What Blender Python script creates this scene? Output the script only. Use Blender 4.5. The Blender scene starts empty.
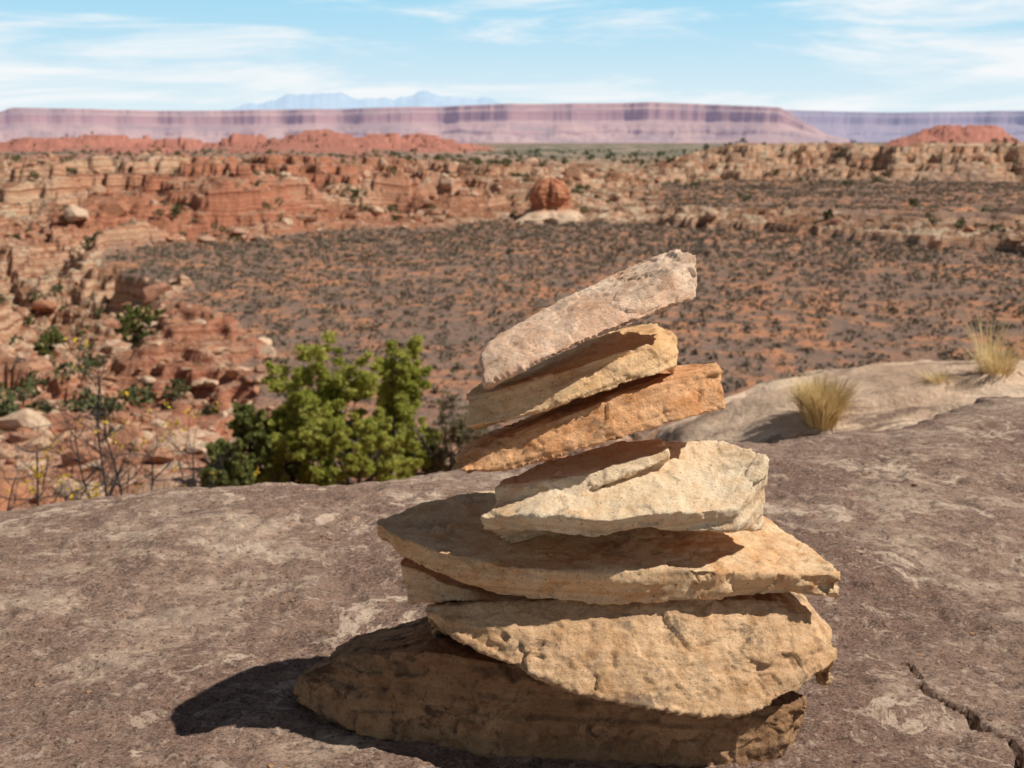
import bpy, math, random
import numpy as np
from mathutils import Vector
random.seed(4); rng=np.random.default_rng(11)
scene=bpy.context.scene
scene.view_settings.view_transform='Standard'
scene.view_settings.look='None'
scene.view_settings.exposure=0
EYE=0.66; PITCH=math.radians(12.1); F=1138.0

# ------------------------------------------------------------ numpy noise
T=rng.random(65536)
def _h(ix,iy,iz,s):
    n=(ix*73856093)^(iy*19349663)^(iz*83492791)^(s*2654435)
    n=(n^(n>>13))*1274126177
    return T[(n^(n>>16))&65535]
def vn(x,y,z=None,s=0):
    if z is None: z=np.zeros_like(x)
    xi=np.floor(x).astype(np.int64); yi=np.floor(y).astype(np.int64); zi=np.floor(z).astype(np.int64)
    fx=x-xi; fy=y-yi; fz=z-zi
    u=fx*fx*(3-2*fx); v=fy*fy*(3-2*fy); w=fz*fz*(3-2*fz)
    def L(a,b,t): return a+(b-a)*t
    if not np.any(fz):
        return L(L(_h(xi,yi,zi,s),_h(xi+1,yi,zi,s),u),L(_h(xi,yi+1,zi,s),_h(xi+1,yi+1,zi,s),u),v)*2-1
    a=L(L(_h(xi,yi,zi,s),_h(xi+1,yi,zi,s),u),L(_h(xi,yi+1,zi,s),_h(xi+1,yi+1,zi,s),u),v)
    b=L(L(_h(xi,yi,zi+1,s),_h(xi+1,yi,zi+1,s),u),L(_h(xi,yi+1,zi+1,s),_h(xi+1,yi+1,zi+1,s),u),v)
    return L(a,b,w)*2-1
def fbm(x,y,z=None,o=4,s=0,g=0.5):
    r=0;a=1;t=0;k=1.0
    for i in range(o):
        zz=None if z is None else z*k+i*3.7
        r=r+a*vn(x*k+i*17.3,y*k+i*9.1,zz,s+i); t+=a; a*=g; k*=2.03
    return r/t*1.5
def facets(x,y,z,s,tilt=0.5):
    """piecewise-planar fracture noise (nearest jittered cell, each with its own height and tilt)"""
    xi=np.floor(x).astype(np.int64); yi=np.floor(y).astype(np.int64); zi=np.floor(z).astype(np.int64)
    best=np.full(x.shape,1e9); val=np.zeros(x.shape)
    for a in(-1,0,1):
        for b in(-1,0,1):
            for c in(-1,0,1):
                X=xi+a;Y=yi+b;Z=zi+c
                cx=X+_h(X,Y,Z,s);cy=Y+_h(X,Y,Z,s+1);cz=Z+_h(X,Y,Z,s+2)
                dx=x-cx;dy=y-cy;dz=z-cz;d=dx*dx+dy*dy+dz*dz
                v=_h(X,Y,Z,s+3)-0.5+tilt*((_h(X,Y,Z,s+4)-.5)*dx+(_h(X,Y,Z,s+5)-.5)*dy+(_h(X,Y,Z,s+6)-.5)*dz)*2
                m=d<best; best=np.where(m,d,best); val=np.where(m,v,val)
    return val
def ss(a,b,x):
    t=np.clip((x-a)/(b-a),0,1); return t*t*(3-2*t)
def terr(h,step,sh=0.75):
    q=h/step; i=np.floor(q); f=q-i
    return (i+ss(sh,1.0,f)*0.85+f*0.15)*step

# ------------------------------------------------------------ material helpers
class NM:
    def __init__(s,name,rough=0.95):
        s.m=bpy.data.materials.new(name); s.m.use_nodes=True
        s.nt=s.m.node_tree; s.n=s.nt.nodes; s.l=s.nt.links
        s.b=s.n['Principled BSDF']; s.b.inputs['Roughness'].default_value=rough
        s.b.inputs['Specular IOR Level'].default_value=0.15
        s.tc=s.n.new('ShaderNodeTexCoord'); s.geo=s.n.new('ShaderNodeNewGeometry')
    def mp(s,vec,scale=(1,1,1),rot=(0,0,0)):
        m=s.n.new('ShaderNodeMapping'); m.inputs['Scale'].default_value=scale; m.inputs['Rotation'].default_value=rot
        s.l.new(vec,m.inputs['Vector']); return m.outputs[0]
    def noise(s,vec,scale,detail=6,rough=0.55,dist=0):
        m=s.n.new('ShaderNodeTexNoise'); m.inputs['Scale'].default_value=scale; m.inputs['Detail'].default_value=detail
        m.inputs['Roughness'].default_value=rough; m.inputs['Distortion'].default_value=dist
        s.l.new(vec,m.inputs['Vector']); return m.outputs['Fac']
    def vor(s,vec,scale,feat='F1'):
        m=s.n.new('ShaderNodeTexVoronoi'); m.inputs['Scale'].default_value=scale; m.feature=feat
        s.l.new(vec,m.inputs['Vector']); return m.outputs['Distance']
    def ramp(s,f,a,b,ca=0.0,cb=1.0):
        m=s.n.new('ShaderNodeMapRange'); m.interpolation_type='SMOOTHSTEP'
        m.inputs['From Min'].default_value=a; m.inputs['From Max'].default_value=b
        m.inputs['To Min'].default_value=ca; m.inputs['To Max'].default_value=cb
        s.l.new(f,m.inputs['Value']); return m.outputs[0]
    def cramp(s,f,stops):
        m=s.n.new('ShaderNodeValToRGB'); e=m.color_ramp.elements
        while len(e)<len(stops): e.new(0.5)
        for k,(p,c) in enumerate(stops): e[k].position=p; e[k].color=(*c,1)
        s.l.new(f,m.inputs[0]); return m.outputs[0]
    def mix(s,f,a,b,mode='MIX'):
        m=s.n.new('ShaderNodeMix'); m.data_type='RGBA'; m.blend_type=mode
        def st(i,v):
            if isinstance(v,tuple): m.inputs[i].default_value=(*v,1)
            elif isinstance(v,(int,float)): m.inputs[i].default_value=v
            else: s.l.new(v,m.inputs[i])
        st(0,f); st(6,a); st(7,b); return m.outputs[2]
    def math(s,op,a,b=None):
        m=s.n.new('ShaderNodeMath'); m.operation=op
        for i,v in enumerate((a,b)):
            if v is None: continue
            if isinstance(v,(int,float)): m.inputs[i].default_value=v
            else: s.l.new(v,m.inputs[i])
        return m.outputs[0]
    def sep(s,v):
        m=s.n.new('ShaderNodeSeparateXYZ'); s.l.new(v,m.inputs[0]); return m.outputs
    def attr(s,name):
        m=s.n.new('ShaderNodeAttribute'); m.attribute_name=name; return m
    def bump(s,h,strength,dist,prev=None):
        m=s.n.new('ShaderNodeBump'); m.inputs['Strength'].default_value=strength; m.inputs['Distance'].default_value=dist
        s.l.new(h,m.inputs['Height'])
        if prev is not None: s.l.new(prev,m.inputs['Normal'])
        return m.outputs[0]
    def haze(s,col,strength):
        s.b.inputs['Emission Color'].default_value=(*col,1); s.b.inputs['Emission Strength'].default_value=strength  # emission stands in for the aerial haze in front of far rock
    def out(s,col,nrm=None):
        s.l.new(col,s.b.inputs['Base Color'])
        if nrm is not None: s.l.new(nrm,s.b.inputs['Normal'])
        return s.m

def mesh_np(name,V,Fc,mat,smooth=True,attrs=None,nside=4):
    me=bpy.data.meshes.new(name)
    me.vertices.add(len(V)); me.vertices.foreach_set('co',np.asarray(V,dtype=np.float32).ravel())
    nf=len(Fc); me.loops.add(nf*nside); me.loops.foreach_set('vertex_index',np.asarray(Fc,dtype=np.int32).ravel())
    me.polygons.add(nf); me.polygons.foreach_set('loop_start',np.arange(0,nf*nside,nside,dtype=np.int32))
    me.polygons.foreach_set('loop_total',np.full(nf,nside,dtype=np.int32))
    me.update(calc_edges=True)
    me.polygons.foreach_set('use_smooth',np.full(nf,smooth))
    if attrs:
        for k,a in attrs.items():
            at=me.color_attributes.new(k,'FLOAT_COLOR','POINT')
            c=np.ones((len(V),4),dtype=np.float32); c[:,:a.shape[1]]=a
            at.data.foreach_set('color',c.ravel())
    me.materials.append(mat)
    ob=bpy.data.objects.new(name,me); scene.collection.objects.link(ob)
    return ob
def grid_faces(nr,nc):
    i=np.arange(nr*nc).reshape(nr,nc)
    return np.stack([i[:-1,:-1],i[:-1,1:],i[1:,1:],i[1:,:-1]],-1).reshape(-1,4)

# ------------------------------------------------------------ terrain height
PL=np.array([(-56,167),(-44,140),(-32,116),(-24,98),(-18,84),(-4,72),(10,58),(70,55),(160,110),(150,168),(84,187),(66,212),(50,231),(34,246),(20,257),(-2,254),(-18,248),(-42,228),(-58,205),(-64,185)],float)
def poly_d(x,y):
    n=len(PL); d=np.full(x.shape,1e9); ins=np.zeros(x.shape,bool)
    for i in range(n):
        ax,ay=PL[i]; bx,by=PL[(i+1)%n]
        ex,ey=bx-ax,by-ay
        t=np.clip(((x-ax)*ex+(y-ay)*ey)/(ex*ex+ey*ey),0,1)
        d=np.minimum(d,np.hypot(x-ax-t*ex,y-ay-t*ey))
        c=((ay>y)!=(by>y))&(x<(bx-ax)*(y-ay)/(by-ay+1e-12)+ax)
        ins^=c
    return np.where(ins,-d,d)
def levels(k,w=0.05): return ss(-0.42,-0.42+w,k)+ss(-0.14,-0.14+w,k)+ss(0.12,0.12+w,k)+ss(0.40,0.40+w,k)
def terrain(x,y):
    x=np.asarray(x,float); y=np.asarray(y,float)
    wx=x+6*fbm(x/16,y/16,o=5,s=50,g=0.6); wy=y+6*fbm(x/16,y/16,o=5,s=60,g=0.6)
    d=poly_d(wx,wy)
    plain=-19.6+0.006*y+0.25*fbm(x/14,y/14,o=3,s=5)
    near=np.interp(y,[-50,0,3,5,12,32,60,75,100],[-3,-3,-3.6,-4.2,-5.0,-9.9,-15.5,-18.8,-19.5])
    namp=np.interp(y,[0,8,30,70,120],[0.2,0.6,1.8,3.0,3.0])
    f1=fbm(x/22,y/22,o=5,s=8)
    hl=near+namp*f1*1.1
    north=ss(175,225,y+0.3*x)
    clim=-4.5*np.exp(-((d-12)/8)**2)+ss(16,55,d)*3.0
    kk0=fbm(x/34,y/40,o=3,s=20)+0.35*fbm(x/9,y/11,o=4,s=25)
    hl=hl+ss(70,100,y)*(clim+levels(kk0,0.06)*1.6-2.4)
    hl=terr(hl+0.5*fbm(x/9,y/9,o=3,s=31),1.1,0.7)
    rx=x/np.maximum(y,1)
    k=fbm(x/40,y/55,o=3,s=77)+0.45*fbm(x/10,y/13,o=4,s=79)
    al=np.interp(rx,[-0.6,-0.12,-0.04,0.1,0.18],[1.15,1.1,0.8,0.65,0.3])
    amp=al*np.interp(y,[200,330,450,600,1500],[0.95,1.0,0.65,0.2,0.12])
    rightk=ss(0.1,0.2,rx)*ss(395,430,y)*(1-ss(560,700,y))
    amp=amp+rightk*0.9
    flatr=ss(0.10,0.16,rx)*(1-ss(400,430,y))
    base=np.interp(y,[180,240,400,600,1000,3000,40000],[-18.2,-17.6,-15.4,-13.0,-13.5,-16,-60])
    base=base*(1-flatr)+flatr*-14.2
    kn=np.clip(k+0.55,0,1.4)
    gate=0.16+0.84*ss(6,62,d+26*fbm(x/26,y/26,o=3,s=92)+30*ss(-0.12,-0.24,rx))
    hn=base+gate*amp*(levels(k,0.045)*2.3+kn*2.2)*(1-flatr)+flatr*(0.7*fbm(x/30,y/30,o=3,s=88))
    hn=terr(hn+0.6*fbm(x/7,y/9,o=3,s=3),1.3,0.7)
    g=np.exp(-((y-1450)/260)**4)*ss(-0.60,-0.30,rx)*(1-ss(-0.06,0.0,rx))
    k3=fbm(x/110,y/160,o=3,s=41)+0.4*fbm(x/28,y/40,o=4,s=43)
    g2=np.exp(-((y-2100)/260)**4)*ss(0.30,0.36,rx)*(1-ss(0.41,0.455,rx))
    kc=levels(k3,0.07)
    rr=g*(kc*4.0+np.clip(k3+.5,0,2)*6+1)+g2*(22+kc*5)
    hn=hn+terr(rr,5,0.55)
    out=hl*(1-north)+hn*north
    b2=fbm(x/12,y/12,o=4,s=96)
    m=(1-north)*ss(-1.0,1.8,d)+north*(0.45*ss(-0.8,0.5,d)+0.25*ss(3,4.2,d+4*b2)+0.30*ss(9,11,d+7*b2))
    z=plain*(1-m)+out*m
    return z+EYE, d, m, rr

az=np.radians(np.concatenate([np.linspace(-75,-31,60,endpoint=False),np.linspace(-31,31,1150),np.linspace(31.5,75,60)]))
r=np.concatenate([np.linspace(0.5,8,20,endpoint=False),np.exp(np.linspace(math.log(8),math.log(60),180,endpoint=False)),
    np.exp(np.linspace(math.log(60),math.log(600),720,endpoint=False)),
    np.exp(np.linspace(math.log(600),math.log(3000),200,endpoint=False)),np.exp(np.linspace(math.log(3000),math.log(60000),30))])
A,R=np.meshgrid(az,r); X=R*np.sin(A); Y=R*np.cos(A)
Z,D,M,RR=terrain(X,Y)
V=np.stack([X,Y,Z],-1).reshape(-1,3)
rx=X/np.maximum(Y,1)
flat2=(ss(0.10,0.16,rx)*(1-ss(400,430,Y))*ss(200,240,Y))*ss(8,16,D+6*fbm(X/14,Y/14,o=3,s=203))
soil=np.clip(ss(0.3,-0.5,D)+flat2,0,1)
red=np.clip(ss(1,6,RR)+0.75*ss(-0.2,0.7,fbm(X/60,Y/60,o=4,s=201)+0.35)*ss(0.05,-0.15,rx),0,1)
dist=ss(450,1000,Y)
col=np.stack([soil,red,dist],-1).reshape(-1,3)

def terrain_mat():
    s=NM('desert_ground'); P=s.geo.outputs['Position']
    a=s.attr('mask'); rgb=s.sep(a.outputs['Vector'])
    nz=s.sep(s.geo.outputs['Normal'])[2]
    px=s.sep(P)
    big=s.noise(P,0.05,6,0.6); mid=s.noise(P,0.30,6,0.65); fine=s.noise(P,1.7,5,0.7)
    patch=s.math('MULTIPLY',s.ramp(mid,0.45,0.6),s.ramp(big,0.36,0.56,0.2,1.0))
    soil=s.mix(patch,(0.29,0.19,0.14),(0.64,0.29,0.15))
    soil=s.mix(s.ramp(fine,0.5,0.68,0,0.7),soil,(0.15,0.11,0.09))
    zz=s.math('ADD',px[2],s.math('MULTIPLY',big,4.0))
    cb=s.n.new('ShaderNodeCombineXYZ'); s.l.new(s.math('MULTIPLY',zz,1.1),cb.inputs[2])
    st=s.noise(cb.outputs[0],1.0,4,0.7)
    strata=s.cramp(st,[(0.3,(0.08,0.028,0.018)),(0.42,(0.46,0.20,0.105)),(0.5,(0.66,0.45,0.29)),(0.58,(0.36,0.14,0.075)),(0.64,(0.10,0.038,0.024)),(0.75,(0.58,0.31,0.19))])
    rst=s.cramp(st,[(0.3,(0.09,0.024,0.014)),(0.5,(0.50,0.16,0.085)),(0.6,(0.20,0.055,0.032)),(0.75,(0.56,0.24,0.14))])
    strata=s.mix(rgb[1],strata,rst)
    flat=s.mix(s.ramp(mid,0.42,0.58),(0.44,0.20,0.11),(0.74,0.55,0.38))
    flat=s.mix(s.ramp(big,0.48,0.6,0,0.85),flat,(0.38,0.15,0.08))
    flat=s.mix(s.ramp(fine,0.48,0.60,0,0.9),flat,(0.11,0.08,0.04))
    flat=s.mix(s.math('MULTIPLY',rgb[1],0.7),flat,(0.44,0.17,0.095))
    rock=s.mix(s.ramp(nz,0.70,0.93),strata,flat)
    c=s.mix(rgb[0],rock,soil)
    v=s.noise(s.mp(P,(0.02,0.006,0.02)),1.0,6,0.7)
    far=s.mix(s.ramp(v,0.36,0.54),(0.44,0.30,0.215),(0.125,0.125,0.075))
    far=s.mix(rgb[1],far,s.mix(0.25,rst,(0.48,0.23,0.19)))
    far=s.mix(0.10,far,(0.5,0.42,0.42))  # pale haze tint painted into the far ground's colour
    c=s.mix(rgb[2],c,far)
    b=s.bump(fine,0.9,0.6); b=s.bump(mid,0.8,1.4,b)
    return s.out(c,b)
mesh_np('desert_terrain',V,grid_faces(len(r),len(az)),terrain_mat(),True,{'mask':col})

def tz(x,y):
    z,d,m,rr=terrain(np.atleast_1d(x),np.atleast_1d(y)); return z,d

# ------------------------------------------------------------ mesa & mountains
def mesa(name,dist,prof,depth,mat,base_z=-25,gully=1.0,seed=0):
    azs=np.linspace(math.radians(prof[0][0]),math.radians(prof[-1][0]),1100)
    top=np.interp(azs,np.radians([p[0] for p in prof]),[p[1] for p in prof])
    rows=np.concatenate([np.linspace(-1.6,0.45,110),np.linspace(0.5,1.2,8)])
    AA,RW=np.meshgrid(azs,rows); TT=np.broadcast_to(top,AA.shape)
    xx=(dist+RW*depth)*np.sin(AA); yy=(dist+RW*depth)*np.cos(AA)
    head=fbm(AA*11+seed,AA*0,o=3,s=seed+9)*0.45
    g=fbm(AA*45,RW*0.6+seed,o=5,s=seed+5)*0.07
    e=RW+(head+g)*gully
    tal=np.clip((e+1.15)/1.15,0,1)**1.4*0.55
    ridg=fbm(AA*70,RW*2.3,o=4,s=seed+30)*0.06*np.sin(np.clip(tal/0.55,0,1)*np.pi)
    cl=ss(-0.01,0.08,e)*0.30+ss(0.13,0.20,e)*0.15+ss(-0.42,-0.37,e)*0.08-0.08
    h=np.clip(tal+cl+ridg,0,1.0)
    zz=base_z+(TT-base_z)*h+EYE
    V=np.stack([xx,yy,zz],-1).reshape(-1,3)
    return mesh_np(name,V,grid_faces(len(rows),len(azs)),mat,True)
def mesa_mat(name,cliff,band,talus,scrub,zs,hz,hs):
    s=NM(name); P=s.geo.outputs['Position']; nz=s.sep(s.geo.outputs['Normal'])[2]
    z=s.sep(P)[2]
    n=s.noise(P,0.002,6,0.6)
    cb=s.n.new('ShaderNodeCombineXYZ'); s.l.new(s.math('ADD',s.math('MULTIPLY',z,zs),s.math('MULTIPLY',n,0.8)),cb.inputs[2])
    st=s.noise(cb.outputs[0],1.0,4,0.6)
    c=s.mix(s.ramp(st,0.4,0.6),cliff,band)
    t=s.mix(s.ramp(n,0.42,0.6),talus,scrub)
    t=s.mix(s.ramp(st,0.45,0.6,0,0.5),t,band)
    c=s.mix(s.ramp(nz,0.62,0.86),c,t)
    s.haze(hz,hs)  # distance haze added to the sandstone as a faint violet-blue glow
    return s.out(c)
def elev(py,dist):
    return math.tan(math.atan((384-py)/F)-PITCH)*dist
def prof(pts,dist): return [(math.degrees(math.atan((p-512)/(F*math.cos(PITCH)+(384-y)*math.sin(PITCH)))),elev(y,dist)) for p,y in pts]
mm=mesa_mat('mesa_sandstone_haze_glow',(0.21,0.115,0.11),(0.32,0.19,0.16),(0.37,0.25,0.205),(0.24,0.18,0.16),0.03,(0.55,0.47,0.74),0.26)
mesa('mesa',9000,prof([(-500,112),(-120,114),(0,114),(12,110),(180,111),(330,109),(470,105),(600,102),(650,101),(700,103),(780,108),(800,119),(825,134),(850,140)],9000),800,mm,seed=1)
m2=mesa_mat('far_mesa_sandstone_haze_glow',(0.18,0.14,0.17),(0.25,0.18,0.20),(0.24,0.19,0.20),(0.2,0.17,0.19),0.02,(0.45,0.50,0.80),0.34)
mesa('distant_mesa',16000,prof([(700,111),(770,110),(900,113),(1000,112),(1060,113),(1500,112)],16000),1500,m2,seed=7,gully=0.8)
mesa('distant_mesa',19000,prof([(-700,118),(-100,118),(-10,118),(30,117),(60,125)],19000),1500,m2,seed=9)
s=NM('mountain_haze_glow'); nn=s.noise(s.geo.outputs['Position'],0.0009,6,0.7)
hm=s.out(s.mix(s.ramp(nn,0.45,0.6),(0.07,0.08,0.10),(0.12,0.12,0.13))); s.haze((0.50,0.66,0.82),0.92)  # mountain tone is mostly sky haze, put in as emission over dark rock
azs=np.linspace(math.radians(-14),math.radians(1),400); dd=np.linspace(0,1,14)
pk=np.interp(np.degrees(azs),*zip(*prof([(230,112),(262,103),(285,96),(330,92),(350,97),(372,100),(395,98),(430,92),(450,97),(485,98),(515,108)],42000)))
AA,DD=np.meshgrid(azs,dd)
hh=(pk+fbm(AA*90,AA*0,o=4,s=3)*90+300)*np.clip(DD*1.25,0,1)**0.8-300
V=np.stack([(38000+DD*4000)*np.sin(AA),(38000+DD*4000)*np.cos(AA),hh],-1).reshape(-1,3)
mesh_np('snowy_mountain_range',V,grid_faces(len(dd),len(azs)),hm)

# ------------------------------------------------------------ ledge
def edgeY(x):
    return 0.26+np.interp(x,[-4,-2,-0.92,-0.58,-0.06,0.57,0.95,1.3,2.2,5],[1.2,1.6,1.86,1.99,2.18,2.30,2.45,2.72,3.0,3.2])
crk=[(0.505,1.36),(0.515,1.33),(0.525,1.287),(0.55,1.25),(0.535,1.21),(0.56,1.17),(0.55,1.12),(0.6,1.02)]
crk2=[(0.66,1.42),(0.70,1.40),(0.72,1.36),(0.8,1.34)]
def seg_d(x,y,pts):
    d=np.full(x.shape,9.0)
    for (ax,ay),(bx,by) in zip(pts[:-1],pts[1:]):
        ex,ey=bx-ax,by-ay; t=np.clip(((x-ax)*ex+(y-ay)*ey)/(ex*ex+ey*ey),0,1)
        d=np.minimum(d,np.hypot(x-ax-t*ex,y-ay-t*ey))
    return d
def ledge_h(x,y):
    z=0.016*fbm(x*1.6+3,y*1.6,o=4,s=300)+0.006*fbm(x*7,y*7,o=4,s=310)
    flat=np.exp(-(((x-0.03)/0.45)**2+((y-1.22)/0.3)**2)**2); z=z*(1-0.8*flat)-0.003
    n=fbm(x*3.2,y*3.8,o=5,s=320); z=z+0.004*(ss(0.1,0.12,n)+ss(0.42,0.44,n)+ss(-.3,-.28,n))*(1-flat*.7)
    n2=fbm(x*9,y*9,o=4,s=325); z=z+0.0018*(ss(0.2,0.23,n2)-ss(-.32,-.3,n2))
    z=z+0.0035*fbm(x*30,y*30,o=4,s=330,g=0.65)
    wob=0.014*fbm(x*20,y*20,o=4,s=340)
    cw=0.0075+0.006*fbm(x*12,y*12,o=2,s=345)
    z=z-0.024*(1-ss(0.0,1.0,np.abs(seg_d(x+wob,y+wob,crk))/np.maximum(cw,0.002)))
    z=z-0.010*(1-ss(0.001,0.008,np.abs(seg_d(x+wob,y-wob,crk2))))
    e=edgeY(x)+0.05*fbm(x*3,x*0,o=4,s=350)
    t=np.maximum(y-(e-0.45),0)
    z=z-0.035*(t/0.45)**2.2*(t<2)-np.maximum(y-e-0.03,0)*2.2
    return np.maximum(z,-3.6)
def spaced(a,b,c0,c1,fine,coarse):
    out=[a];p=a
    while p<b:
        st=fine if c0<=p<=c1 else min(coarse,fine+0.12*(c0-p if p<c0 else p-c1))
        p+=st; out.append(p)
    return np.array(out)
xs=spaced(-4,5.5,-1.05,1.6,0.0052,0.15); ys=spaced(-2.5,5.4,0.95,2.3,0.0052,0.15)
XX,YY=np.meshgrid(xs,ys); ZZ=ledge_h(XX,YY)
def ledge_mat():
    s=NM('varnished_slickrock',0.85); P=s.geo.outputs['Position']
    a=s.noise(P,1.7,8,0.6,0.4); b=s.noise(P,9,8,0.65,0.3); c=s.noise(P,45,7,0.72); d=s.noise(P,240,5,0.75)
    base=s.mix(s.ramp(a,0.40,0.60),(0.225,0.115,0.078),(0.50,0.325,0.225))
    base=s.mix(s.ramp(b,0.40,0.58,0,0.75),base,(0.255,0.138,0.096))
    base=s.mix(s.ramp(c,0.42,0.60,0,0.6),base,(0.10,0.055,0.04))
    st=s.noise(s.mp(P,(3,7,4),(0,0,0.4)),1.0,10,0.74,1.2)
    m=s.math('MULTIPLY',s.ramp(st,0.50,0.56),s.ramp(a,0.44,0.56))
    m=s.math('MULTIPLY',m,s.ramp(c,0.36,0.5,1.0,0.45))
    base=s.mix(s.math('MULTIPLY',m,0.9),base,(0.82,0.62,0.45))
    sp=s.noise(P,24,7,0.78,0.5); base=s.mix(s.ramp(sp,0.56,0.61,0,0.8),base,(0.66,0.48,0.355))
    sp3=s.noise(P,6.5,9,0.75,0.8); base=s.mix(s.ramp(sp3,0.575,0.61,0,0.9),base,(0.80,0.60,0.44))
    sp2=s.noise(P,60,5,0.7,0.3); base=s.mix(s.ramp(sp2,0.59,0.64,0,0.75),base,(0.60,0.44,0.33))
    vs=s.vor(P,75); base=s.mix(s.ramp(vs,0.17,0.26,0.7,0),base,(0.045,0.028,0.022))
    dp=s.noise(P,14,8,0.75,0.6); base=s.mix(s.ramp(dp,0.55,0.62,0,0.7),base,(0.09,0.05,0.036))
    base=s.mix(s.ramp(d,0.40,0.62,0.0,0.5),base,(0.50,0.365,0.28))
    base=s.mix(s.ramp(d,0.45,0.33,0.0,0.75),base,(0.06,0.036,0.028))
    n=s.bump(d,0.9,0.004); n=s.bump(c,0.9,0.010,n); n=s.bump(b,0.5,0.012,n)
    return s.out(base,n)
LM=ledge_mat()
mesh_np('sandstone_ledge',np.stack([XX,YY,ZZ],-1).reshape(-1,3),grid_faces(len(ys),len(xs)),LM)

def out_h(x,y):
    top=-0.72+0.33*ss(0.4,2.7,x+0.1*(y-5))+0.03*fbm(x*0.9,y*0.9,o=4,s=400)
    top=top+0.035*(ss(0.05,0.09,fbm(x*.5+y*.25,y*1.9,o=5,s=415))+ss(-0.3,-0.26,fbm(x*.5+y*.25,y*1.9,o=5,s=415)))+0.012*fbm(x*6,y*6,o=3,s=417)
    top=top-0.12*ss(4.8,3.6,y)-1.5*ss(5.5,9.0,y)
    e=np.minimum(x-0.68-0.12*(y-4),9.5-y)+0.25*fbm(x*1.5,y*1.5,o=3,s=420)
    return np.maximum(top-np.maximum(0.4-e,0)*0.3-np.maximum(0.05-e,0)*1.8,-7)
xs=np.linspace(-3,11,460); ys=np.linspace(3.0,14,400); XX,YY=np.meshgrid(xs,ys)
s=NM('pale_slickrock'); P=s.geo.outputs['Position']
a=s.noise(P,0.9,7,0.6,0.3); b=s.noise(P,7,6,0.65)
c=s.mix(s.ramp(a,0.35,0.65),(0.46,0.31,0.21),(0.74,0.55,0.39)); c=s.mix(s.ramp(b,0.5,0.7,0,0.6),c,(0.28,0.18,0.125))
cr=s.noise(s.mp(P,(0.8,4,4),(0,0,0.25)),1,6,.7); c=s.mix(s.ramp(cr,0.54,0.60,0,0.8),c,(0.2,0.13,0.10))
OM=s.out(c,s.bump(b,0.7,0.06))
mesh_np('sandstone_outcrop',np.stack([XX,YY,out_h(XX,YY)],-1).reshape(-1,3),grid_faces(len(ys),len(xs)),OM)

# ------------------------------------------------------------ cairn
def W(p):
    px,py,Yd=p
    dy=F*math.cos(PITCH)-(py-384)*math.sin(PITCH); dz=-F*math.sin(PITCH)-(py-384)*math.cos(PITCH)
    k=Yd/dy
    return ((px-512)*k,Yd,EYE+dz*k)
def resample(L,M):
    L=np.array([W(p) for p in L]); s_=np.concatenate([[0],np.cumsum(np.linalg.norm(np.diff(L,axis=0),axis=1))]); s_/=s_[-1]
    t=np.linspace(0,1,M); return np.stack([np.interp(t,s_,L[:,i]) for i in range(3)],-1)
def slab(FT,FB,BT,thick,M=26,bulge=0.0,lean=0.0):
    FT=[(a,b,c+lean) for a,b,c in FT]
    ft,fb,bt=resample(FT,M),resample(FB,M),resample(BT,M)
    bb=bt-np.array([0,0.0,1])*thick
    fm=(ft+fb)/2+np.array([0,-bulge,0])
    ring=np.stack([ft,fm,fb,bb,bt],1)
    V=ring.reshape(-1,3).tolist(); Fs=[]
    for i in range(M-1):
        for j in range(5):
            k=(j+1)%5; Fs.append((i*5+j,i*5+k,(i+1)*5+k,(i+1)*5+j))
    Fs.append(tuple(range(4,-1,-1))); Fs.append(tuple((M-1)*5+j for j in range(5)))
    return V,Fs
def rock_mat(name,c1,c2,c3,dark,nrm,darkamt=0.4,seed=0.0):
    s=NM(name); P=s.geo.outputs['Position']
    mpn=s.n.new('ShaderNodeMapping'); mpn.inputs['Location'].default_value=(seed,seed*1.7,seed*.3); s.l.new(P,mpn.inputs[0]); P2=mpn.outputs[0]
    a=s.noise(P2,9,7,0.6,0.5); b=s.noise(P2,38,7,0.68); g=s.noise(P2,380,5,0.8)
    vm=s.n.new('ShaderNodeVectorMath'); vm.operation='DOT_PRODUCT'; s.l.new(P,vm.inputs[0]); vm.inputs[1].default_value=tuple(nrm)
    lam=s.math('ADD',s.math('MULTIPLY',vm.outputs['Value'],170.0),s.math('MULTIPLY',a,2.0))
    cb=s.n.new('ShaderNodeCombineXYZ'); s.l.new(lam,cb.inputs[2]); s.l.new(s.math('MULTIPLY',b,0.8),cb.inputs[0])
    st=s.noise(cb.outputs[0],1.0,5,0.65)
    c=s.mix(s.ramp(a,0.36,0.62),c1,c2)
    c=s.mix(s.ramp(b,0.45,0.66,0,0.8),c,c3)
    c=s.mix(s.ramp(st,0.42,0.62,0,0.3),c,tuple(v*0.62 for v in c3))
    dk=s.noise(P2,22,8,0.74,0.4)
    m=s.math('MULTIPLY',s.ramp(dk,0.51,0.6),s.ramp(a,0.4,0.58))
    c=s.mix(s.math('MULTIPLY',m,darkamt),c,dark)
    c=s.mix(s.ramp(g,0.45,0.35,0,0.6),c,tuple(v*0.42 for v in c3))
    c=s.mix(s.ramp(g,0.58,0.7,0,0.35),c,tuple(min(1,v*1.25) for v in c2))
    vp=s.vor(P2,110); c=s.mix(s.ramp(vp,0.1,0.17,0.45,0),c,dark)
    n=s.bump(g,0.9,0.0028); n=s.bump(st,0.2,0.002,n); n=s.bump(b,0.8,0.006,n)
    return s.out(c,n)
cairn=bpy.data.objects.new('rock_cairn',None); scene.collection.objects.link(cairn)
import bmesh
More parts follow.
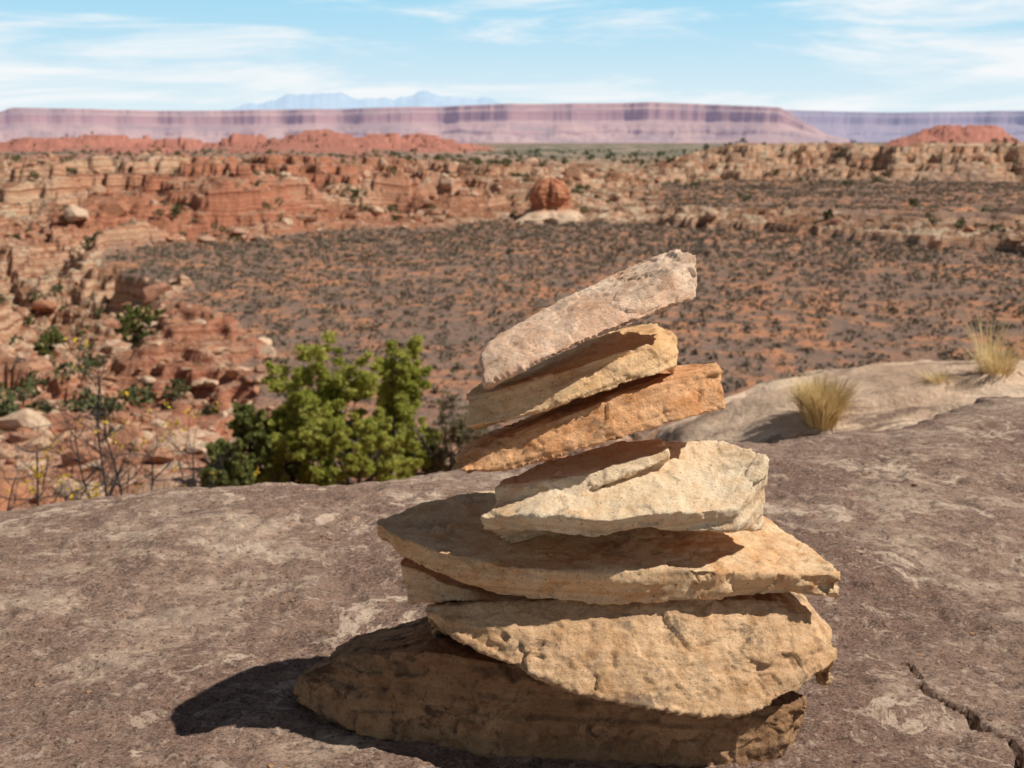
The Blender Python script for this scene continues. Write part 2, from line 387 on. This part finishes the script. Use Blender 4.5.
def build_rock(name,parts,mat,nrm,seed,rough=1.0,voxel=0.0023,chip=1.0):
    V=[];Fs=[]
    for v,f in parts:
        o=len(V); V+=v; Fs+=[tuple(i+o for i in q) for q in f]
    me=bpy.data.meshes.new(name); me.from_pydata(V,[],Fs); me.update()
    bm=bmesh.new(); bm.from_mesh(me); bmesh.ops.recalc_face_normals(bm,faces=bm.faces); bm.to_mesh(me); bm.free()
    ob=bpy.data.objects.new(name,me); scene.collection.objects.link(ob)
    rm=ob.modifiers.new('r','REMESH'); rm.mode='VOXEL'; rm.voxel_size=voxel
    sm=ob.modifiers.new('s','SMOOTH'); sm.factor=0.5; sm.iterations=2
    dg=bpy.context.evaluated_depsgraph_get(); nm=bpy.data.meshes.new_from_object(ob.evaluated_get(dg))
    ob.modifiers.clear(); ob.data=nm; nm.name=name
    n=len(nm.vertices); co=np.empty(n*3,np.float32); nm.vertices.foreach_get('co',co); co=co.reshape(-1,3).astype(float)
    no=np.empty(n*3,np.float32); nm.vertices.foreach_get('normal',no); no=no.reshape(-1,3).astype(float)
    N=np.array(nrm,float); N/=np.linalg.norm(N)
    x,y,z=co.T+seed*7.13
    sidew=1-np.abs(no@N); sidew=ss(0.2,0.7,sidew)
    lam=(co@N)/0.0095+0.5*fbm(x*6,y*6,z*6,o=2,s=seed)
    li=np.floor(lam); lf=lam-li
    h0=T[(li.astype(np.int64)*7919+seed*131)&65535]; h1=T[((li.astype(np.int64)+1)*7919+seed*131)&65535]
    step=h0+(h1-h0)*ss(0.7,1,lf)
    breakup=ss(-0.05,0.35,fbm(x*12,y*12,z*12,o=3,s=seed+3))
    d=sidew*(step-0.5)*0.0065*(0.08+0.92*breakup)*chip
    wx=0.3*fbm(x*25,y*25,z*25,o=2,s=seed+40)
    d+=facets(x*15+wx,y*15+wx,z*22,seed+50,0.9)*0.0046*rough*(0.25+0.75*sidew)
    d+=facets(x*55+wx,y*55,z*80+wx,seed+60,0.9)*0.0019*rough*(0.25+0.75*sidew)
    big=fbm(x*8,y*8,z*8,o=2,s=seed+5); d+=big*0.003*rough
    pl=fbm(x*7,y*7,z*9,o=5,s=seed+9); plate=ss(0.0,0.02,pl)+ss(0.30,0.32,pl)+ss(-0.35,-0.33,pl)
    d+=(1-sidew)*(plate-1.5)*0.0022*chip
    d+=fbm(x*90,y*90,z*90,o=3,s=seed+11,g=0.6)*0.0014*rough
    co=co+no*d[:,None]
    nm.vertices.foreach_set('co',co.astype(np.float32).ravel()); nm.update()
    nm.polygons.foreach_set('use_smooth',np.ones(len(nm.polygons),bool))
    nm.materials.clear(); nm.materials.append(mat)
    ob.parent=cairn; return ob

dk=(0.085,0.045,0.03)
M7=rock_mat('rock_brown',(0.40,0.22,0.11),(0.54,0.32,0.17),(0.27,0.14,0.07),dk,(0,0,1),0.85,1.1)
M6=rock_mat('rock_tan',(0.74,0.45,0.24),(0.86,0.57,0.33),(0.56,0.31,0.145),(0.17,0.12,0.09),(0,0.2,1),0.75,2.3)
M5=rock_mat('rock_ochre',(0.90,0.57,0.31),(0.95,0.68,0.41),(0.76,0.39,0.17),dk,(0,0.02,1),0.4,3.9)
M4=rock_mat('rock_cream',(0.93,0.70,0.45),(0.96,0.76,0.52),(0.82,0.52,0.28),dk,(0,-0.3,1),0.3,4.4)
M3=rock_mat('rock_orange',(0.87,0.43,0.19),(0.95,0.55,0.29),(0.68,0.28,0.10),dk,(-0.3,0,1),0.4,5.2)
M2=rock_mat('rock_buff',(0.93,0.58,0.30),(0.96,0.67,0.39),(0.82,0.45,0.19),dk,(-0.35,0,1),0.2,6.8)
M1=rock_mat('rock_pinkish',(0.93,0.59,0.39),(0.97,0.71,0.51),(0.80,0.44,0.26),dk,(-0.45,0,1),0.45,7.7)

build_rock('base_rock',[slab(
 [(298,674,1.24),(350,655,1.22),(425,648,1.17),(520,665,1.14),(640,690,1.13),(740,705,1.12),(808,703,1.15)],
 [(292,700,1.235),(340,732,1.175),(420,750,1.15),(480,757,1.14),(580,772,1.12),(700,787,1.10),(768,768,1.12)],
 [(306,667,1.30),(350,644,1.34),(425,614,1.38),(520,598,1.40),(640,598,1.40),(740,640,1.36),(803,694,1.22)],0.075)],M7,(0,0,1),11,1.4)
build_rock('rounded_rock',[slab(
 [(427,604,1.17),(500,600,1.165),(600,598,1.165),(700,598,1.17),(780,597,1.185),(815,612,1.20),(831,638,1.20)],
 [(427,614,1.17),(455,642,1.14),(510,665,1.11),(575,694,1.085),(640,708,1.075),(700,717,1.08),(742,716,1.09),(800,690,1.12),(833,662,1.16)],
 [(440,598,1.30),(520,556,1.36),(640,550,1.38),(740,556,1.36),(800,586,1.30),(829,628,1.24)],0.075,bulge=0.008)],M6,(0,0.2,1),22,1.4,chip=0.5)
build_rock('wide_slab',[slab(
 [(376,521,1.25),(395,535,1.20),(440,552,1.17),(500,566,1.15),(600,571,1.14),(680,569,1.145),(760,571,1.155),(838,573,1.17)],
 [(385,535,1.245),(402,556,1.21),(450,580,1.175),(500,597,1.16),(600,602,1.15),(680,601,1.15),(760,598,1.16),(838,594,1.175)],
 [(388,516,1.30),(430,500,1.34),(500,490,1.37),(640,488,1.39),(745,503,1.37),(800,540,1.28),(839,571,1.19)],0.035,lean=0.005),
 slab([(400,562,1.22),(450,583,1.185),(505,597,1.17)],[(410,605,1.21),(450,603,1.185),(505,601,1.17)],
 [(410,550,1.33),(450,545,1.35),(520,545,1.36)],0.035,lean=0.015)],M5,(0,0.02,1),33,1.0)
build_rock('cream_slab',[slab(
 [(479,518,1.17),(540,515,1.14),(600,522,1.13),(650,513,1.13),(700,512,1.145),(740,508,1.16)],
 [(482,528,1.175),(540,529,1.15),(600,538,1.135),(640,529,1.14),(700,531,1.155),(732,531,1.165)],
 [(520,480,1.23),(560,456,1.26),(600,446,1.275),(650,439,1.28),(720,441,1.28),(767,456,1.22)],0.085),
 slab([(496,487,1.19),(550,481,1.18),(610,468,1.185),(668,450,1.21)],[(497,504,1.19),(550,498,1.18),(615,481,1.185),(670,458,1.21)],
 [(500,482,1.22),(545,461,1.26),(600,446,1.28),(662,438,1.29)],0.03,lean=0.01)],M4,(0,-0.3,1),44,0.8)
build_rock('orange_slab',[slab(
 [(454,457,1.17),(490,441,1.165),(540,424,1.165),(600,403,1.175),(660,385,1.195),(720,372,1.225)],
 [(461,471,1.17),(510,468,1.175),(570,452,1.175),(620,438,1.185),(680,421,1.205),(726,408,1.235)],
 [(468,440,1.26),(540,410,1.31),(600,388,1.34),(660,371,1.35),(717,365,1.31)],0.04,lean=0.03)],M3,(-0.3,0,1),55,1.0)
build_rock('buff_slab',[slab(
 [(466,396,1.18),(510,385,1.175),(570,368,1.18),(620,352,1.19),(660,343,1.21),(677,350,1.225)],
 [(468,427,1.18),(510,420,1.18),(570,402,1.185),(620,386,1.20),(660,374,1.215),(677,364,1.235)],
 [(475,390,1.26),(520,370,1.31),(600,336,1.34),(655,322,1.33),(674,336,1.28)],0.045,lean=0.03)],M2,(-0.35,0,1),66,0.9)
build_rock('top_slab',[slab(
 [(483,357,1.15),(530,334,1.155),(580,312,1.165),(625,292,1.18),(665,272,1.205),(699,262,1.225)],
 [(484,385,1.15),(530,366,1.16),(580,345,1.17),(635,323,1.19),(670,311,1.215),(697,297,1.235)],
 [(490,345,1.22),(545,309,1.28),(590,283,1.31),(640,259,1.33),(676,248,1.31),(698,254,1.28)],0.045,lean=0.04)],M1,(-0.45,0,1),77,1.2)

# ------------------------------------------------------------ scattered vegetation / boulders
def leaf_cloud(cent,rad,n,size,seed,squash=1.0,shell=0.35):
    g=np.random.default_rng(seed); k=len(cent)
    c=np.repeat(cent,n,0); rr=np.repeat(rad,n,0); sz=np.repeat(size,n)*g.uniform(0.6,1.4,k*n)
    d=g.normal(size=(k*n,3)); d/=np.linalg.norm(d,axis=1)[:,None]
    q=g.uniform(shell,1,k*n)**0.6; p=c+d*rr*q[:,None]
    u=g.normal(size=(k*n,3)); u/=np.linalg.norm(u,axis=1)[:,None]
    w=np.cross(u,g.normal(size=(k*n,3))); w/=np.linalg.norm(w,axis=1)[:,None]+1e-9
    V=np.stack([p-u*sz[:,None],p+w*sz[:,None]*.6,p+u*sz[:,None],p-w*sz[:,None]*.6],1).reshape(-1,3)
    return V,np.arange(len(V)).reshape(-1,4)
def leaf_mat(name,c1,c2,c3=None,sc=1.0,trans=0.25):
    s=NM(name,0.8); P=s.geo.outputs['Position']
    a=s.noise(P,sc,3,0.6); 
    wn=s.n.new('ShaderNodeNewGeometry').outputs['Random Per Island']
    c=s.mix(s.ramp(a,0.4,0.6),c1,c2); c=s.mix(s.math('MULTIPLY',wn,0.6),c,c3 or c1)
    s.l.new(c,s.b.inputs['Base Color'])
    if trans>0:
        t=s.n.new('ShaderNodeBsdfTranslucent'); s.l.new(c,t.inputs[0]); mx=s.n.new('ShaderNodeMixShader'); mx.inputs[0].default_value=trans
        s.l.new(s.b.outputs[0],mx.inputs[1]); s.l.new(t.outputs[0],mx.inputs[2])
        s.l.new(mx.outputs[0],s.n['Material Output'].inputs[0])
    return s.m
g=np.random.default_rng(5)
N=60000; ang=np.radians(g.uniform(-34,34,N)); rad=np.sqrt(g.uniform(50**2,430**2,N)); x=rad*np.sin(ang); y=rad*np.cos(ang)
z,d=tz(x,y); rxx=x/y
dens=fbm(x/11,y/11,o=3,s=900)
keep=((d<-1)&(g.random(N)<0.95))|((rxx>0.13)&(y>240)&(y<420)&(d>8)&(g.random(N)<0.6))|(g.random(N)<0.10)
keep&=(dens>-0.8)
x,y,z=x[keep],y[keep],z[keep]; n=len(x); sz=g.uniform(0.18,0.55,n)*(1+0.15*(y>180))
cent=np.stack([x,y,z+sz*0.4],-1); rd=np.stack([sz,sz,sz*0.62],-1)
V,Fc=leaf_cloud(cent,rd,13,sz*0.38,3)
mesh_np('desert_scrub',V,Fc,leaf_mat('scrub_leaf',(0.17,0.135,0.095),(0.25,0.20,0.15),(0.10,0.09,0.055),0.2,0),False)
N=4600; ang=np.radians(g.uniform(-33,33,N)); rad=np.exp(g.uniform(math.log(70),math.log(1500),N)); x=rad*np.sin(ang); y=rad*np.cos(ang)
z,d=tz(x,y); cl=fbm(x/40,y/40,o=3,s=910)
keep=(d>4)&(cl>-0.3)&~((x/y>0.12)&(y>235)&(y<405)&(g.random(N)<0.9))&(g.random(N)<np.interp(y,[70,250,500,1300],[0.25,0.45,1,1]))
x,y,z=x[keep],y[keep],z[keep]; n=len(x); h=g.uniform(0.6,1.5,n)*np.interp(y,[60,400,1300],[0.9,1.1,1.7])
c3=[];r3=[];s3=[]
for k in range(4):
    o=g.normal(size=(n,3))*np.array([.5,.5,.25])*h[:,None]
    c3.append(np.stack([x,y,z+h*0.8],-1)+o); q=h*g.uniform(.45,.8,n); r3.append(np.stack([q,q,q*.9],-1)); s3.append(q*0.3)
V,Fc=leaf_cloud(np.concatenate(c3),np.concatenate(r3),30,np.concatenate(s3),9)
mesh_np('distant_junipers',V,Fc,leaf_mat('juniper_leaf',(0.085,0.10,0.035),(0.14,0.15,0.06),(0.05,0.06,0.03),0.3,0),False)

bm_me=bpy.data.meshes.new('tmp')
bm=bmesh.new(); bmesh.ops.create_icosphere(bm,subdivisions=2,radius=1); bm.to_mesh(bm_me); bm.free()
bv=np.array([v.co[:] for v in bm_me.vertices]); bf=np.array([p.vertices[:] for p in bm_me.polygons]); bpy.data.meshes.remove(bm_me)
variants=[]
for k in range(10):
    v=bv.copy()
    for j in range(9):
        nrm=g.normal(size=3); nrm/=np.linalg.norm(nrm); o=g.uniform(0.45,0.8); dd_=v@nrm; v=v-np.maximum(dd_-o,0)[:,None]*nrm
    variants.append(v)
def scatter(name,xs_,ys_,zs_,sz,mat,flat=0.6):
    n=len(xs_); Vs=[];Fs=[];off=0
    for k in range(10):
        idx=np.arange(k,n,10); m=len(idx)
        a=g.uniform(0,6.28,m); sc=sz[idx][:,None]*np.stack([g.uniform(.8,1.6,m),g.uniform(.7,1.1,m),g.uniform(.4,.8,m)*flat/0.6],-1)
        v=variants[k][None]*sc[:,None]; ca,sa=np.cos(a)[:,None],np.sin(a)[:,None]
        vx=v[...,0]*ca-v[...,1]*sa; vy=v[...,0]*sa+v[...,1]*ca
        v=np.stack([vx+xs_[idx][:,None],vy+ys_[idx][:,None],v[...,2]+(zs_[idx]+sz[idx]*0.12)[:,None]],-1)
        Vs.append(v.reshape(-1,3)); Fs.append((bf[None]+(np.arange(m)*len(bv))[:,None,None]).reshape(-1,3)+off); off+=m*len(bv)
    return mesh_np(name,np.concatenate(Vs),np.concatenate(Fs),mat,False,nside=3)
s=NM('boulder_sandstone'); P=s.geo.outputs['Position']; ri=s.geo.outputs['Random Per Island']
c=s.cramp(ri,[(0.0,(0.42,0.18,0.095)),(0.35,(0.52,0.29,0.175)),(0.7,(0.66,0.47,0.32)),(1.0,(0.36,0.15,0.085))])
c=s.mix(s.ramp(s.noise(P,1.5,6,0.7),0.45,0.65,0,0.6),c,(0.20,0.105,0.07))
BM=s.out(c,s.bump(s.noise(P,3,5,.7),0.7,0.25))
N=12000; ang=np.radians(g.uniform(-34,34,N)); rad=np.exp(g.uniform(math.log(22),math.log(420),N)); x=rad*np.sin(ang); y=rad*np.cos(ang)
z,d=tz(x,y); rxx=x/y
keep=(d>-0.5)&~((rxx>0.13)&(y>225)&(y<410)&(d>12))&((fbm(x/15,y/15,o=3,s=930)>-0.05)|((d<8)))&~((rxx>0.2)&(y<150))
x,y,z=x[keep],y[keep],z[keep]; szb=np.clip(g.lognormal(-0.8,0.65,len(x)),0.12,2.4)*np.interp(y,[20,60,200,400],[0.35,0.8,1.3,1.8])
scatter('boulders',x,y,z,szb,BM)

def butte(name,cx,cy,zb,h,rad,seed,mat):
    nz,na=60,110; t=np.linspace(0,1,nz); a=np.linspace(0,2*np.pi,na,endpoint=False)
    TT,AA=np.meshgrid(t,a,indexing='ij')
    pr=np.interp(TT,[0,0.3,0.36,0.45,0.6,0.78,0.93,1.0],[2.1,1.35,0.98,0.9,1.05,0.93,0.6,0.0])
    cx_,sx_=np.cos(AA),np.sin(AA)
    rr=rad*pr*(1+0.35*fbm(cx_*1.6+seed,sx_*1.6,TT*1.5,o=3,s=seed)+0.16*facets(cx_*2.5+seed,sx_*2.5,TT*4,seed+8,0.8)+0.04*fbm(TT*14,TT*0+seed,o=3,s=seed+2))
    V=np.stack([cx+rr*cx_,cy+rr*sx_,zb+h*TT+0.5*fbm(cx_*2,sx_*2,TT,o=2,s=5)*TT],-1).reshape(-1,3)
    i=np.arange(nz*na).reshape(nz,na); j=np.roll(i,-1,1)
    Fc=np.stack([i[:-1],j[:-1],j[1:],i[1:]],-1).reshape(-1,4)
    return mesh_np(name,V,Fc,mat,True)
s=NM('butte_sandstone'); P=s.geo.outputs['Position']; zc=s.sep(P)[2]
st=s.noise(s.mp(P,(0.3,0.3,0.9)),1,5,.7)
BZ=-18.5
c=s.mix(s.ramp(st,0.4,0.6),(0.30,0.10,0.05),(0.54,0.24,0.13))
c=s.mix(s.ramp(s.math('ADD',zc,s.math('MULTIPLY',st,2.0)),BZ+3.8,BZ+5.4),(0.62,0.44,0.30),c)
butte('sandstone_butte',9.0,262,BZ,10.6,4.5,3,s.out(c,s.bump(st,0.6,0.5)))

# ------------------------------------------------------------ trees
def limbs(paths,sides=7):
    V=[];Fs=[]
    for pts,rads in paths:
        pts=np.array(pts,float); n=len(pts); o=len(V)
        for i in range(n):
            t=pts[min(i+1,n-1)]-pts[max(i-1,0)]; t/=np.linalg.norm(t)+1e-9
            u=np.cross(t,[0.3,0.9,0.1]); u/=np.linalg.norm(u)+1e-9; w=np.cross(t,u)
            for k in range(sides):
                a=2*math.pi*k/sides; V.append(pts[i]+(u*math.cos(a)+w*math.sin(a))*rads[i])
        for i in range(n-1):
            for k in range(sides):
                k2=(k+1)%sides; Fs.append((o+i*sides+k,o+i*sides+k2,o+(i+1)*sides+k2,o+(i+1)*sides+k))
    return np.array(V),np.array(Fs)
def branch(p,dirv,length,rad,depth,G,paths,tips,spread=0.7,up=0.15,kids=(2,4),shr=0.68):
    pts=[np.array(p,float)]; d=np.array(dirv,float); d/=np.linalg.norm(d); rads=[rad]; n=5
    for i in range(n):
        d=d+G.normal(size=3)*0.16; d[2]+=up*0.2; d/=np.linalg.norm(d)
        pts.append(pts[-1]+d*length/n); rads.append(rad*(1-0.55*(i+1)/n))
    paths.append((pts,rads)); 
    if depth==0: tips.append((pts[-1],length)); tips.append((pts[-3],length)); return
    for k in range(G.integers(*kids)+1):
        i=G.integers(2,n+1); nd=d+G.normal(size=3)*spread
        branch(pts[i],nd,length*shr*G.uniform(.8,1.15),rads[i]*0.75,depth-1,G,paths,tips,spread,up,kids,shr)
bark=NM('bark'); bk=bark.out(bark.mix(bark.noise(bark.mp(bark.geo.outputs['Position'],(20,20,4)),1,5,.7),(0.05,0.04,0.035),(0.13,0.105,0.09)))
def tree(name,x,y,top,rw,seed,mat,leafsize=0.055,nl=170,dens=1.0,stems=3):
    z0=float(tz(x,y)[0][0])-0.15; H=top-z0; G=np.random.default_rng(seed); paths=[];tips=[]
    for k in range(stems):
        a=2*math.pi*(k+G.uniform(0,.5))/stems
        branch((x,y,z0),(math.cos(a)*rw/H*0.75,math.sin(a)*rw/H*0.75,1),H*0.42,0.05*H*0.6,3,G,paths,tips,0.75,0.25,(2,4))
    emp=bpy.data.objects.new(name,None); scene.collection.objects.link(emp)
    V,Fc=limbs(paths); 
    tp=np.array([t[0] for t in tips]); tp=tp[G.random(len(tp))<dens]
    ex=np.percentile(np.abs(tp[:,0]-x),93); sx=(rw*0.88)/ex; szv=(H*0.96)/(tp[:,2].max()-z0)
    def fit(P): P=P.copy(); P[:,0]=x+(P[:,0]-x)*sx; P[:,1]=y+(P[:,1]-y)*sx; P[:,2]=z0+(P[:,2]-z0)*szv; return P
    V=fit(V); tp=fit(tp)
    o=mesh_np('trunk',V,Fc,bk); o.parent=emp
    rr=G.uniform(0.07,0.19,len(tp))*H/2.2*0.62; rd=np.stack([rr,rr,rr*.75],-1)
    V,Fc=leaf_cloud(tp,rd,nl,np.full(len(tp),leafsize),seed,shell=0.0)
    o=mesh_np('foliage',V,Fc,mat,False); o.parent=emp
green=leaf_mat('pinyon_leaf',(0.44,0.45,0.085),(0.62,0.59,0.15),(0.22,0.25,0.05),0.9,0.48)
dgreen=leaf_mat('juniper_dark_leaf',(0.19,0.205,0.055),(0.28,0.29,0.09),(0.09,0.11,0.03),1.2,0.25)
brown=leaf_mat('dry_bush_leaf',(0.22,0.185,0.095),(0.28,0.215,0.14),(0.13,0.12,0.07),1.0,0.2)
def topz(py,dist): return EYE-math.tan(math.atan((py-384)/F)+PITCH)*dist
def xat(px,dist,z): return (px-512)/F*(dist*math.cos(PITCH)+(EYE-z)*math.sin(PITCH))
def T_(name,px,py,dist,wpx,seed,mat,**k):
    t=topz(py,dist); tree(name,xat(px,dist,t-2),dist,t,wpx/F*dist/2,seed,mat,**k)
T_('pinyon_tree',330,328,32,100,1,green,nl=150)
T_('pinyon_tree',398,336,33.5,88,2,green,nl=150)
T_('pinyon_tree',362,398,29,140,8,green,nl=100)
T_('pinyon_tree',292,392,30.5,60,19,green,nl=90)
T_('juniper_tree',262,398,31,75,3,dgreen,nl=110)
T_('juniper_tree',225,436,28,50,13,dgreen,nl=100)
T_('dry_bush',442,383,33,95,4,brown,nl=55,leafsize=0.04)
T_('juniper_tree',138,304,105,40,5,dgreen,nl=50,leafsize=0.12)
T_('juniper_tree',48,330,100,26,6,dgreen,nl=50,leafsize=0.12)
yel=leaf_mat('yellow_leaf',(0.80,0.52,0.04),(0.84,0.62,0.08),(0.62,0.42,0.05),3,0.4)
bkd=NM('dark_bark'); bkd=bkd.out(bkd.mix(bkd.noise(bkd.geo.outputs['Position'],20,5,.7),(0.03,0.025,0.025),(0.10,0.085,0.08)))
def bare(name,px,py,dist,wpx,seed,nl,keepf=0.5,br=0.03,stems=5):
    """multi-stemmed leafless shrub: crooked stems that fork into fine twigs"""
    t=topz(py,dist); x=xat(px,dist,t-1); z0=float(tz(x,dist)[0][0])-0.1; H=t-z0; G=np.random.default_rng(seed); paths=[];tips=[]
    rw=wpx/F*dist/2
    for k in range(stems):
        off=(k/(stems-1)*2-1)*rw*0.85; end=np.array([x+off+G.normal()*0.08,dist+G.normal()*rw*0.6,z0+H*G.uniform(0.72,1.0)*(1-0.22*abs(off/rw))])
        p0=np.array([x+off*0.25,dist+G.normal()*0.1,z0]); n=16; pts=[];w=np.zeros(3)
        for i in range(n+1):
            s_=i/n; w=w+G.normal(size=3)*np.array([.05,.05,.015]); pts.append(p0+(end-p0)*np.array([s_**1.5,s_**1.5,s_])+w*math.sin(s_*3.0))
        rads=[br*(1-0.72*i/n) for i in range(n+1)]; paths.append((pts,rads)); tips.append((pts[-1],1))
        for i in range(7,n+1):
            for q in range(3):
                dv=G.normal(size=3)*np.array([1,1,.4])+np.array([0,0,.5])
                branch(pts[i],dv,0.42*H/4*G.uniform(.5,1.4),rads[i]*0.6,2,G,paths,tips,0.8,0.4,(1,3),0.65)
    V,Fc=limbs(paths,4)
    emp=bpy.data.objects.new(name,None); scene.collection.objects.link(emp)
    o=mesh_np('branches',V,Fc,bkd); o.parent=emp
    tp=np.array([q[0] for q in tips]); sel=(G.random(len(tp))<keepf)&(fbm(tp[:,0]*2.5,tp[:,2]*2.5,o=2,s=seed)>0.0); tp=tp[sel]
    V,Fc=leaf_cloud(tp,np.full((len(tp),3),0.05),nl,np.full(len(tp),0.02),seed,shell=0.0)
    o=mesh_np('leaves',V,Fc,yel,False); o.parent=emp
bare('yellow_leaf_shrub',112,338,9,165,21,4,0.16,0.028,8)
bare('yellow_leaf_shrub',22,400,8,90,22,5,0.30,0.02,5)

def grass(name,x,y,z,h,rad,n,seed):
    G=np.random.default_rng(seed); V=[];Fs=[]
    for i in range(n):
        a=G.uniform(0,6.28); q=rad*math.sqrt(G.random()); b=np.array([x+math.cos(a)*q*.5,y+math.sin(a)*q*.5,z-0.03])
        lean=np.array([math.cos(a)*q*0.9,math.sin(a)*q*0.9,0])+G.normal(size=3)*np.array([.03,.03,0]); hh=h*G.uniform(.5,1)
        w=np.array([math.cos(a+1.57),math.sin(a+1.57),0])*0.0028
        p1=b+lean*.35+np.array([0,0,hh*.55]); p2=b+lean+np.array([0,0,hh])
        o=len(V); V+=[b-w,b+w,p1+w*.8,p1-w*.8,p2+w*.2,p2-w*.2]; Fs+=[(o,o+1,o+2,o+3),(o+3,o+2,o+4,o+5)]
    s=bpy.data.materials.get('straw') or leaf_mat('straw',(0.80,0.62,0.33),(0.70,0.54,0.27),(0.50,0.38,0.18),6,0.3)
    mesh_np(name,np.array(V),np.array(Fs),s,False)
def gp(px,dist,h,rad,n,seed):
    x=xat(px,dist,-0.6); z=float(out_h(np.array([x]),np.array([dist]))[0]); grass('dry_grass_tuft',x,dist,z,h,rad,n,seed)
gp(820,4.9,0.24,0.11,1500,1); gp(992,5.1,0.17,0.12,260,2); gp(985,5.4,0.28,0.10,50,4); gp(936,5.1,0.08,0.07,150,3)

N=300; x=g.uniform(-1.1,1.5,N); y=g.uniform(1.0,2.5,N); k=(y<edgeY(x)-0.2)&(np.hypot(x-0.05,(y-1.25)*1.3)>0.3); x,y=x[k],y[k]
scatter('stone_chips',x,y,ledge_h(x,y),g.uniform(0.0015,0.005,len(x)),M7,0.4)

# ------------------------------------------------------------ light, sky
sd=Vector((0.74,-0.055,0.88)).normalized()
sun=bpy.data.lights.new('sun','SUN'); sun.energy=5.0; sun.angle=math.radians(0.53); sun.color=(1,0.96,0.89)
so=bpy.data.objects.new('sun',sun); so.rotation_euler=(-sd).to_track_quat('-Z','Y').to_euler(); scene.collection.objects.link(so)
w=bpy.data.worlds.new('World'); scene.world=w; w.use_nodes=True; nt=w.node_tree; N_=nt.nodes; Lk=nt.links
bg=N_['Background']; sky=N_.new('ShaderNodeTexSky'); sky.sky_type='NISHITA'; sky.sun_disc=False
sky.sun_elevation=math.asin(sd.z); sky.sun_rotation=math.atan2(sd.x,sd.y); sky.air_density=1.0; sky.dust_density=0.3; sky.ozone_density=1.5; sky.altitude=1500
tc=N_.new('ShaderNodeTexCoord')
def mr(inp,a,b,c=0,d=1):
    m=N_.new('ShaderNodeMapRange'); m.interpolation_type='SMOOTHSTEP'; m.inputs['From Min'].default_value=a; m.inputs['From Max'].default_value=b
    m.inputs['To Min'].default_value=c; m.inputs['To Max'].default_value=d; Lk.new(inp,m.inputs[0]); return m.outputs[0]
def cloud(scale,lo,hi,seed,det=7):
    mp=N_.new('ShaderNodeMapping'); mp.inputs['Scale'].default_value=scale; mp.inputs['Location'].default_value=(seed,seed*.3,0); mp.inputs['Rotation'].default_value=(0,0.04,0)
    Lk.new(tc.outputs['Generated'],mp.inputs[0]); n=N_.new('ShaderNodeTexNoise'); n.inputs['Scale'].default_value=1; n.inputs['Detail'].default_value=det; n.inputs['Roughness'].default_value=0.62; n.inputs['Distortion'].default_value=0.5
    Lk.new(mp.outputs[0],n.inputs['Vector']); return mr(n.outputs['Fac'],lo,hi)
def wmix(f,a,b):
    mx=N_.new('ShaderNodeMix'); mx.data_type='RGBA'
    for i,v in ((0,f),(6,a),(7,b)):
        if isinstance(v,tuple): mx.inputs[i].default_value=(*v,1)
        elif isinstance(v,float): mx.inputs[i].default_value=v
        else: Lk.new(v,mx.inputs[i])
    return mx.outputs[2]
BS=0.05
sp=N_.new('ShaderNodeSeparateXYZ'); Lk.new(tc.outputs['Generated'],sp.inputs[0])
hz=wmix(mr(sp.outputs[2],0.0,0.13),tuple(v/BS for v in (0.76,0.88,0.93)),tuple(v/BS for v in (0.38,0.71,0.91)))
zen=wmix(0.45,sky.outputs[0],(0.3,0.3,0.35))
c_=wmix(mr(sp.outputs[2],0.12,0.20,1.0,0.0),zen,hz)
cl_=N_.new('ShaderNodeMath'); cl_.operation='MULTIPLY'; Lk.new(cloud((4.2,2,30),0.43,0.66,5.3),cl_.inputs[0]); Lk.new(mr(sp.outputs[2],0.14,0.3,1.0,0.2),cl_.inputs[1])
c_=wmix(cl_.outputs[0],c_,tuple(v/BS for v in (0.92,0.95,0.97)))
Lk.new(c_,bg.inputs[0]); bg.inputs[1].default_value=BS

# ------------------------------------------------------------ camera
cam=bpy.data.cameras.new('camera'); cam.sensor_width=36; cam.lens=F/1024*36; cam.clip_end=150000; cam.clip_start=0.05
cam.dof.use_dof=True; cam.dof.focus_distance=1.2; cam.dof.aperture_fstop=11.5
co=bpy.data.objects.new('camera',cam); co.location=(0,0,EYE); co.rotation_euler=(math.pi/2-PITCH,0,0); scene.collection.objects.link(co)
scene.camera=co
